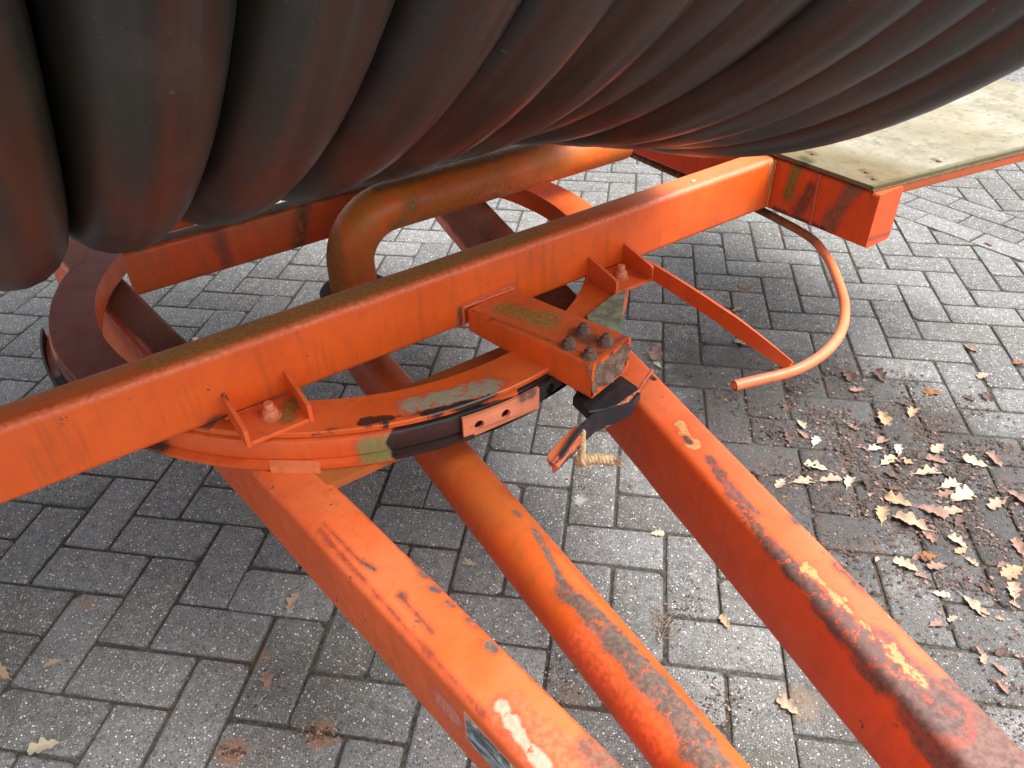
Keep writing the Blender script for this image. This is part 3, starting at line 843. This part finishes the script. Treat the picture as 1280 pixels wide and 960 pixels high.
b.build('hook_tip', paint('orange hook tip', base=(.66, .15, .05), chips=.5, patches=[arc_patch(684, 578, 690, 582, .428, .004, .002, .01, 50, RUST, .8, .8)]), latch)

# flat stay from the second bracket to the curved rod
ba, bb_ = Vector((1.104, -.060, .497)), mat_(988, 458, .458)
stay = MB(); nS = 14; vs = []; fs = []
for k in range(nS+1):
    f = k/nS; p = ba.lerp(bb_, f)
    p = p + Vector((0, 0, .006*sin(pi*f)))
    h = .017 if f < .62 else .017 - .008*(f-.62)/.38
    d = (bb_-ba).normalized(); sdv = Vector((d.y, -d.x, 0)).normalized()
    tw = 0 if f < .55 else -.55*(f-.55)/.45
    upv = Vector((0, 0, cos(tw))) + sdv*sin(tw); nv = sdv*cos(tw) - Vector((0, 0, sin(tw)))
    for a_, c_ in ((1, 1), (1, -1), (-1, -1), (-1, 1)): vs.append(p + upv*h*a_ + nv*.003*c_)
for k in range(nS):
    for i in range(4): j = (i+1) % 4; fs.append((k*4+i, k*4+j, (k+1)*4+j, (k+1)*4+i))
fs += [(0, 1, 2, 3), tuple(range(nS*4, nS*4+4))]
stay.add(vs, fs).build('flat_stay', paint('orange paint stay', base=(.66, .09, .015), chips=.3), machine, 40)

# curved hose-guide rod, running back under the side member
rod_px = [(1.60, .62), (1.596, .493), (1.590, .299), (1.585, .12), (1.582, .033), (1.558, -.111), (1.513, -.19), (1.451, -.261), (1.357, -.348), (1.249, -.406), (1.125, -.422), (.996, -.388)]
rp_ = catmull([(s, t, .45) for s, t in rod_px], 8)
pipe(b := MB(), rp_, .0095, 14, cap=False)
q = rp_[-1]; dd_ = (rp_[-1]-rp_[-2]).normalized()
pipe(b, [q, q - dd_*.02], .0062, 14, cap=True)
b.build('curved_guide_rod', paint('orange paint guide rod', base=(.66, .17, .06), patches=[
    ((1.60, .62, .45), (1.575, -.02, .45), .02, .006, .02, 30, (.045, .05, .012), .7, .9),  # rear run darkened: shade under the reel put into the paint colour
    ((1.575, -.02, .45), (1.54, -.13, .45), .02, .006, .03, 40, (.16, .12, .03), .7, .6)], chips=.25, fade=.6), machine, 60)

# drum that carries the hose, its axle and stands
DC = (.40, 1.90)
core = MB(); vs = []; fs = []; n = 64
for s, r in ((-.62, .96), (1.22, .96)):
    for k in range(n): a = 2*pi*k/n; vs.append((s, DC[0]+r*cos(a), DC[1]+r*sin(a)))
for k in range(n): j = (k+1) % n; fs.append((k, j, n+j, n+k))
fs += [tuple(range(n)), tuple(range(n, 2*n))]
core.add(vs, fs).build('drum', make_grime('dark drum steel', (.03, .025, .022), .6, 20, .001), machine, 40)
stand_m = paint('orange paint stand', chips=.1)
for s in (-.74, 1.72):
    tube_box(b := MB(), (s, -.1 if s < 0 else .12, .66), (s, DC[0], DC[1]), .05, .09, .008); b.build('drum_stand', stand_m, machine)
    tube_box(b := MB(), (s, .62, .63), (s, DC[0]+.02, DC[1]), .05, .09, .008); b.build('drum_stand', stand_m, machine)
pipe(b := MB(), [(-.82, DC[0], DC[1]), (1.80, DC[0], DC[1])], .045, 20); b.build('axle', stand_m, machine, 60)

# ------------------------------------------------------------------ the hose wound on the drum: one thing, each turn a part
hose = empty('irrigation_hose', O, TH)
tag(hose, 'thick black rubber irrigation hose wound in turns round the drum above the orange frame', 'hose')
g = N('dusty black hose')
n1 = g.noise(7, 5, rough=.6); n2 = g.noise(60, 4); n3 = g.noise(260, 2)
ln = g.noise(1, 4, co=g.V('MULTIPLY', g.oc, (90, 1.5, 1.5)))
c = g.mix(g.ramp(n1, .3, .7), (.014, .0135, .013), (.026, .024, .023))
c = g.mix(g.mul(g.ramp(ln, .45, .7), .4), c, (.055, .045, .042))
c = g.mix(g.mul(g.ramp(g.noise(3, 4), .5, .68), .45), c, (.030, .032, .017))
c = g.mix(g.mul(g.ramp(n3, .70, .76), .5), c, (.15, .14, .12))
c = g.mix(g.mul(g.ramp(g.noise(38, 6, rough=.75), .68, .72), .6), c, (.16, .15, .14))
sc_ = g.noise(1, 3, co=g.V('MULTIPLY', g.V('ADD', g.oc, g.scale(g.noise(6, 2, col=True), .1)), (25, 160, 160)))
c = g.mix(g.mul(g.ramp(sc_, .68, .73), g.ramp(n1, .45, .6), .5), c, (.13, .12, .11))
c = g.mix(g.mul(g.ramp(g.noise(14, 5, rough=.65), .55, .7), .35), c, (.055, .047, .04))
M_HOSE = g.done(c, g.ramp(n1, .3, .7, .31, .44), .6, g.bump(g.M('ADD', g.mul(n3, .15), ln), .0003, .14))
loops = [(-.50, 1.125), (-.378, 1.125), (-.256, 1.125), (-.138, 1.125), (-.025, 1.128), (.096, 1.132), (.219, 1.126), (.342, 1.125), (.466, 1.124), (.588, 1.122), (.710, 1.119), (.823, 1.117), (.895, 1.115, .37, 1.891),
         (.985, 1.072, .285, 1.845), (1.065, 1.065, .25, 1.828), (1.145, 1.060, .222, 1.812), (1.22, 1.070, .20, 1.797)]
hr = .0605
for li, lp in enumerate(loops):
    s, Rl = lp[:2]; D0, D1_ = lp[2:] if len(lp) > 2 else DC
    nM, nm = 120, 18; vs = []; fs = []; ph = random.uniform(0, 6)
    for k in range(nM):
        a = 2*pi*k/nM
        ss = s + .003*sin(3*a+ph) + .0015*sin(7*a+ph*2); rr = Rl + .003*sin(2*a+ph)
        c0 = Vector((ss, D0+rr*cos(a), D1_+rr*sin(a))); rad = Vector((0, cos(a), sin(a)))
        for i in range(nm):
            b_ = 2*pi*i/nm; vs.append(c0 + (rad*cos(b_)*.97 + Vector((1, 0, 0))*sin(b_)*1.01)*hr)
    for k in range(nM):
        k2 = (k+1) % nM
        for i in range(nm): j = (i+1) % nm; fs.append((k*nm+i, k*nm+j, k2*nm+j, k2*nm+i))
    MB().add(vs, fs).build('hose_turn', M_HOSE, hose, 80)

# ------------------------------------------------------------------ rope hanging from the hook
g = N('frayed sisal rope'); a = g.noise(220, 4); bb = g.noise(30, 4)
c = g.mix(g.ramp(a, .3, .7), (.36, .24, .12), (.66, .50, .30)); c = g.mix(g.mul(g.ramp(bb, .52, .65), .5), c, (.22, .11, .06))
M_ROPE = g.done(c, .9, .2, g.bump(a, .001, .8))
rope_top = at(727, 541, .432); W0 = rope_top
rope = empty('rope', W0 - Vector((0, 0, .075)))
tag(rope, 'short frayed tan rope knotted and hanging from the black hook', 'rope')
def strands(path, r, turns, n=3, lump=0):
    mb = MB(); P_ = catmull(path, 12); L = len(P_)
    for s in range(n):
        pts = []; u = Vector((1, 0, 0))
        for k, p in enumerate(P_):
            t = (P_[min(k+1, L-1)]-P_[max(k-1, 0)]).normalized(); u = (u - t*u.dot(t)).normalized(); w = t.cross(u)
            a = 2*pi*(s/n + turns*k/L); pts.append(p + (u*cos(a)+w*sin(a))*r)
        pipe(mb, pts, r*.95, 7)
    return mb
lt = lambda v: Vector(v)
knot = Vector((.002, -.001, .018))
mb = strands([(0, 0, .080), (.001, .0, .06), (.002, -.001, .038), (.002, -.001, .016)], .0035, 3.0); mb.build('hanging_strand', M_ROPE, rope, 70)
RXh = Vector((RX.x, RX.y, 0)).normalized()
st = [knot + RXh*x + Vector((0, 0, z)) for x, z in ((.0, .0), (.016, .002), (.034, .001), (.052, -.002))]
mb = strands(st, .0052, 3.2); mb.build('braided_end', M_ROPE, rope, 70)
mb = MB(); rr_ = random.Random(5)
for k in range(70):
    where = rr_.random()
    if where < .5: p0 = knot.copy(); d = Vector((rr_.uniform(-.6, .3), rr_.uniform(-.5, .5), rr_.uniform(-1.2, .1)))
    elif where < .8: p0 = st[-1].copy(); d = RXh*rr_.uniform(.3, 1) + Vector((0, rr_.uniform(-.3, .3), rr_.uniform(-.5, .4)))
    else: p0 = st[0].lerp(st[-1], rr_.random()); d = Vector((rr_.uniform(-.4, .4), rr_.uniform(-.5, .5), rr_.uniform(-.4, .7)))
    L = rr_.uniform(.008, .024); d = d.normalized()
    pts = [p0, p0 + d*L*.5 + Vector((rr_.uniform(-.002, .002),)*3), p0 + d*L + Vector((0, 0, -.002))]
    pipe(mb, pts, .0006, 4, rad=[.0009, .0007, .0003])
mb.build('frayed_fibres', M_ROPE, rope, 70)
hexk = strands([knot + Vector((-.004, .003, .004)), knot + Vector((.003, -.005, .001)), knot + Vector((.004, .004, -.003)), knot + Vector((-.004, 0, -.004))], .0045, 1.2)
hexk.build('knot', M_ROPE, rope, 70)

# ------------------------------------------------------------------ fallen oak leaves
def leaf_mat(name, col):
    g = N(name); a = g.noise(45, 6, rough=.7); b = g.noise(300, 3)
    cv = Vector(col)
    c = g.mix(g.ramp(a, .35, .7), tuple(cv*.68), tuple(cv*1.12)); c = g.mix(g.mul(g.ramp(b, .62, .7), .5), c, tuple(cv*.35))
    # veins
    sx = g.n('ShaderNodeSeparateXYZ', {0: g.oc})
    v1 = g.ramp(g.M('ABSOLUTE', sx.outputs[1]), .025, .0)
    c = g.mix(g.mul(v1, .5), c, tuple(cv*1.25 + Vector((.05, .05, .04))))
    return g.done(c, .75, .3, g.bump(g.M('ADD', g.mul(a, .7), v1), .0012, .6))
LC = {'cream': leaf_mat('cream leaf', (.50, .42, .31)), 'tan': leaf_mat('tan leaf', (.44, .31, .22)), 'ochre': leaf_mat('ochre leaf', (.44, .29, .17)),
      'pink': leaf_mat('pinkish brown leaf', (.30, .18, .14)), 'brown': leaf_mat('brown leaf', (.12, .075, .058)), 'dark': leaf_mat('dark leaf', (.055, .040, .033)), 'rust': leaf_mat('rust leaf', (.28, .11, .04)),
      'green': leaf_mat('pale green leaf', (.46, .40, .27)), 'white': leaf_mat('bleached leaf', (.60, .55, .46))}
def leaf_mesh(seed):
    """unit-length lobed oak leaf along x, with a folded midrib and curled lobes"""
    r = random.Random(seed); nl = r.choice((3, 3, 4)); M = 26
    curl = r.uniform(.2, .7); bend = r.uniform(-.5, .6); tw = r.uniform(-.7, .7); phs = [r.uniform(-.25, .25), r.uniform(-.25, .25)]
    dep = r.uniform(.36, .52); wid = r.uniform(.30, .40); side_curve = r.uniform(-.12, .12)
    vs = []; fs = []
    vs += [(-.24, y, 0) for y in (-.008, -.004, 0, .004, .008)]
    for i in range(M+1):
        x = i/M; env = wid*(math.sin(pi*min(1, x**.80))**.62)*(.55+.6*x) if 0 < x < 1 else .012
        row = []
        for sd in (-1, 1):
            lobe = 1 - dep*(.5+.5*cos(2*pi*(nl*x + phs[0 if sd < 0 else 1]) + pi*.15))**1.4
            w = env*(lobe if .08 < x < .97 else .7)*r.uniform(.93, 1.05)
            row.append(max(.012, w))
        for yy in (-row[0], -row[0]*.5, 0, row[1]*.5, row[1]):
            z = abs(yy)*curl + bend*(x-.45)**2 + tw*(x-.4)*yy + .04*sin(x*11+yy*13+seed) + (abs(yy)**2)*r.uniform(.2, .9)
            vs.append((x + abs(yy)*.28, yy + side_curve*(x*x), z))
    n = M+2
    for i in range(n-1):
        for j in range(4): fs.append((i*5+j, (i+1)*5+j, (i+1)*5+j+1, i*5+j+1))
    zm = min(v[2] for v in vs)
    return [(a-.45, b_, c_-zm) for a, b_, c_ in vs], fs
LV = [leaf_mesh(s) for s in range(9)]
lm_cache = {}
def get_leaf(v, colr):
    if (v, colr) not in lm_cache:
        me = MB().add(*LV[v]).mesh('leaf'); me.materials.append(LC[colr]); me.shade_smooth(); lm_cache[(v, colr)] = me
    return lm_cache[(v, colr)]
lr = random.Random(11)
def put_leaf(x, y, size, colr, label, rot=None, group=None, tilt=.25, flat=.35, v=None):
    p = at(x, y, 0); o = bpy.data.objects.new('fallen_leaf', get_leaf(lr.randrange(9) if v is None else v, colr)); COL.objects.link(o)
    o.location = (p.x, p.y, .0012); size *= .9; o.scale = (size, size, size*flat*1.9)
    o.rotation_euler = (lr.uniform(-tilt, tilt)*.4, lr.uniform(-tilt, tilt)*.4, lr.uniform(0, 6.28) if rot is None else rot)
    tag(o, label, 'leaf', group)
    return o
G = 'oak leaves fallen on the pavement'
leaves = [
 (1104, 524, .062, 'ochre', 'ochre oak leaf lying flat in the dark damp patch below the curved rod'),
 (1139, 517, .052, 'ochre', 'ochre oak leaf right of the flat ochre one in the damp patch'),
 (1019, 553, .045, 'white', 'bleached leaf in the damp patch straight below the end of the curved rod'),
 (1001, 531, .040, 'green', 'narrow yellowish green leaf in the damp patch near the rod end'),
 (1021, 585, .060, 'cream', 'cream leaf on top of the tan cluster beside the right drawbar leg'),
 (1003, 602, .060, 'tan', 'tan leaf at the left of the cluster beside the right drawbar leg'),
 (1037, 601, .058, 'tan', 'tan leaf below the cream one in the cluster beside the right drawbar leg'),
 (1060, 604, .045, 'cream', 'small cream leaf ending the cluster beside the right drawbar leg'),
 (976, 605, .04, 'tan', 'small tan leaf touching the right drawbar leg edge'),
 (1095, 562, .038, 'white', 'small bleached leaf in the middle of the damp patch, left one of the pair'),
 (1122, 564, .042, 'white', 'small bleached leaf in the middle of the damp patch, right one of the pair'),
 (1109, 578, .055, 'green', 'pale green leaf folded beside the ochre scrap in the damp patch'),
 (1128, 577, .045, 'ochre', 'ochre leaf scrap beside the folded pale green leaf'),
 (1158, 592, .070, 'tan', 'large tan leaf above the cream leaf in the big pile at right'),
 (1186, 607, .055, 'cream', 'small cream leaf between the large tan and the big cream one'),
 (1200, 622, .072, 'cream', 'big bright cream oak leaf in the pile at right'),
 (1164, 640, .070, 'pink', 'pinkish brown leaf left of the big cream leaf'),
 (1185, 640, .060, 'tan', 'tan leaf half under the big cream leaf'),
 (1124, 629, .062, 'ochre', 'yellow ochre leaf above the large pale tan leaf'),
 (1139, 655, .080, 'tan', 'largest pale tan leaf with deep lobes, below the yellow ochre one'),
 (1102, 645, .055, 'ochre', 'orange ochre leaf left of the largest tan leaf'),
 (1246, 629, .062, 'tan', 'single upright tan oak leaf lying apart near the right edge'),
 (1272, 623, .062, 'pink', 'pink brown oak leaf cut by the right edge of the photo'),
 (1219, 580, .060, 'cream', 'pale leaf with a white rib in the upper right of the damp patch'),
 (1243, 576, .060, 'pink', 'pinkish leaf beside the white ribbed leaf at upper right of the damp patch'),
 (1172, 562, .055, 'tan', 'tan leaf curled over brown ones above the large tan leaf'),
 (1172, 577, .055, 'pink', 'dusky pink leaf in the brown heap of the damp patch'),
 (1197, 679, .045, 'cream', 'narrow cream leaf below the pile at right'),
 (1202, 689, .036, 'ochre', 'small ochre leaf tucked under the narrow cream one'),
 (1160, 697, .042, 'rust', 'dark rust leaf standing in a joint below the pile'),
 (1133, 709, .055, 'green', 'pale greenish narrow leaf beside the right drawbar leg'),
 (1273, 686, .055, 'pink', 'dusky pink leaf at the right edge below the pile'),
 (1266, 716, .060, 'ochre', 'ochre leaf at the right edge below the dusky pink one'),
 (1175, 744, .036, 'cream', 'tiny cream leaf alone right of the drawbar leg'),
 (1217, 757, .058, 'tan', 'pale tan leaf lying on a brown stain at lower right'),
 (1266, 741, .055, 'tan', 'dried curled leaf at the right edge beside the pale tan one'),
 (366, 755, .052, 'tan', 'single tan oak leaf left of the left drawbar leg'),
 (57, 934, .055, 'green', 'pale yellow leaf near the lower left corner'),
 (2, 842, .050, 'ochre', 'ochre leaf cut by the left edge'),
 (68, 829, .034, 'tan', 'faint small tan leaf on the paving at left'),
 (587, 705, .036, 'green', 'small yellowish leaf between the left leg and the pipe'),
 (821, 668, .034, 'cream', 'small cream leaf between the pipe and the right leg'),
 (906, 779, .036, 'ochre', 'small ochre leaf low between the pipe and the right leg'),
 (820, 443, .080, 'pink', 'pinkish brown leaf beside the right end of the arm'),
 (822, 457, .040, 'white', 'small white leaf scrap under the pinkish leaf beside the arm'),
 (925, 430, .042, 'green', 'yellow green leaf behind the flat orange stay'),
 (935, 359, .050, 'pink', 'faded pink leaf on the bright paving left of the curved rod'),
 (921, 388, .040, 'tan', 'small tan leaf behind the flat stay above the yellow green one'),
 (1212, 436, .046, 'pink', 'faded pink leaf on the bright paving right of the curved rod'),
 (1229, 470, .044, 'tan', 'tan leaf lying in a joint at right above the damp patch'),
 (1274, 455, .036, 'rust', 'rust coloured leaf at the right edge on bright paving'),
 (1166, 492, .050, 'rust', 'red brown rotting leaf at the top of the damp patch'),
 (1060, 470, .060, 'brown', 'dark brown crumpled leaf at the edge of the damp patch by the rod'),
 (1100, 472, .060, 'brown', 'brown curled leaf lying between bright paving and damp patch'),
 (335, 852, .045, 'pink', 'crumbling brown leaf on the stained stone left of the data plate'),
 (985, 885, .045, 'tan', 'crumbled tan leaf low between the pipe and right leg'),
 (1235, 305, .040, 'pink', 'pink scrap of leaf on the far bright paving'),
 (855, 372, .030, 'tan', 'small faded tan leaf on bright paving beneath the front beam'),
]
for (x, y, sz, colr, lab) in leaves: put_leaf(x, y, sz, colr, lab)
# smaller scattered leaves that nothing tells apart
GS = 'small decayed leaves strewn over the damp patch'
for k in range(48):
    f = lr.random(); x = lr.gauss(1120, 100); y = lr.gauss(570 + (x-1125)*.35, 65)
    if y < 455 or x > 1300 or x < 955: continue
    put_leaf(x, y, lr.uniform(.022, .05), lr.choice(('brown', 'dark', 'dark', 'brown', 'pink', 'dark')), 'small dark decayed leaf in the litter of the damp patch', group=GS, tilt=.5)
GS2 = 'leaf scraps on the lower right paving'
for k in range(34):
    x = lr.uniform(1090, 1290); y = lr.uniform(690, 960)
    if y > 640 + (x-1000)*1.05: continue
    put_leaf(x, y, lr.uniform(.016, .036), lr.choice(('brown', 'pink', 'tan', 'dark', 'pink')), 'small leaf scrap on the paving right of the rusty drawbar leg', group=GS2, tilt=.5)

# crumbled litter nobody could count
lit = MB(); lr2 = random.Random(21)
def crumb(p, s, mi):
    a = lr2.uniform(0, 6.28); n = lr2.choice((3, 4, 5)); h = lr2.uniform(.0008, .002)
    vs = [(p.x + s*cos(a+6.28*k/n)*lr2.uniform(.4, 1.1), p.y + s*sin(a+6.28*k/n)*lr2.uniform(.4, 1.1), h + lr2.uniform(-.0004, .0012)) for k in range(n)]
    lit.add(vs, [tuple(range(n))], mi)
for k in range(13000):
    x = lr2.gauss(1110, 120); y = lr2.gauss(575 + (x-1110)*.4, 80)
    p = at(x, y, 0)
    if y < 440 + max(0, (x-1080))*.4 + lr2.uniform(-8, 25) or mnoise.noise(p*14) < lr2.uniform(-.35, .35): continue
    crumb(p, lr2.uniform(.0012, .0066), lr2.choice((0, 0, 0, 0, 1, 1, 1, 1, 2)))
for k in range(4200):
    x = lr2.uniform(900, 1300); y = lr2.uniform(600, 980); p = at(x, y, 0)
    if y > 560 + (x-900)*1.05 or mnoise.noise(p*9 + Vector((5, 0, 0))) < lr2.uniform(-.1, .5): continue
    crumb(p, lr2.uniform(.001, .005), lr2.choice((0, 0, 0, 1, 1, 2)))
for (cx, cy, rx, ry, nn_) in ((900, 880, 40, 50, 170), (850, 760, 30, 30, 90), (725, 600, 25, 20, 60), (700, 860, 30, 40, 110), (940, 400, 50, 45, 110), (330, 860, 30, 30, 50), (400, 918, 30, 12, 70), (290, 942, 30, 12, 70), (1240, 480, 30, 30, 40), (530, 800, 40, 30, 50), (720, 780, 60, 60, 90), (840, 440, 40, 30, 90)):
    for k in range(nn_): crumb(at(lr2.gauss(cx, rx*.5), lr2.gauss(cy, ry*.5), 0), lr2.uniform(.001, .0042), lr2.choice((0, 0, 1, 1, 2, 3)))
for k in range(500): crumb(at(lr2.uniform(-40, 1320), lr2.uniform(200, 1000), 0), lr2.uniform(.0008, .0026), lr2.choice((0, 1, 2, 3, 4)))
lo = lit.build('leaf_litter', [LC['dark'], LC['brown'], LC['pink'], LC['tan'], LC['cream']], None, None)
tag(lo, 'crumbled brown and tan leaf litter strewn over the pavement', 'leaf litter', kind='stuff')

# dry grass in the joint between pipe and right leg
gs = MB(); gr_ = random.Random(9)
for k in range(26):
    p = at(828 + gr_.uniform(-8, 8), 785 + gr_.uniform(-14, 12), 0); a = gr_.uniform(0, 6.28); L = gr_.uniform(.02, .055)
    d = Vector((cos(a), sin(a), gr_.uniform(.05, .6)))
    pipe(gs, [p, p + d*L*.5, p + d*L*.9 + Vector((0, 0, -.004))], .0006, 4, rad=[.0008, .0006, .0002])
go = gs.build('dry_grass', leaf_mat('dry straw', (.30, .22, .14)), None, 60)
tag(go, 'dry grass stalks in the joint between the pipe and the right leg', 'grass', kind='stuff')
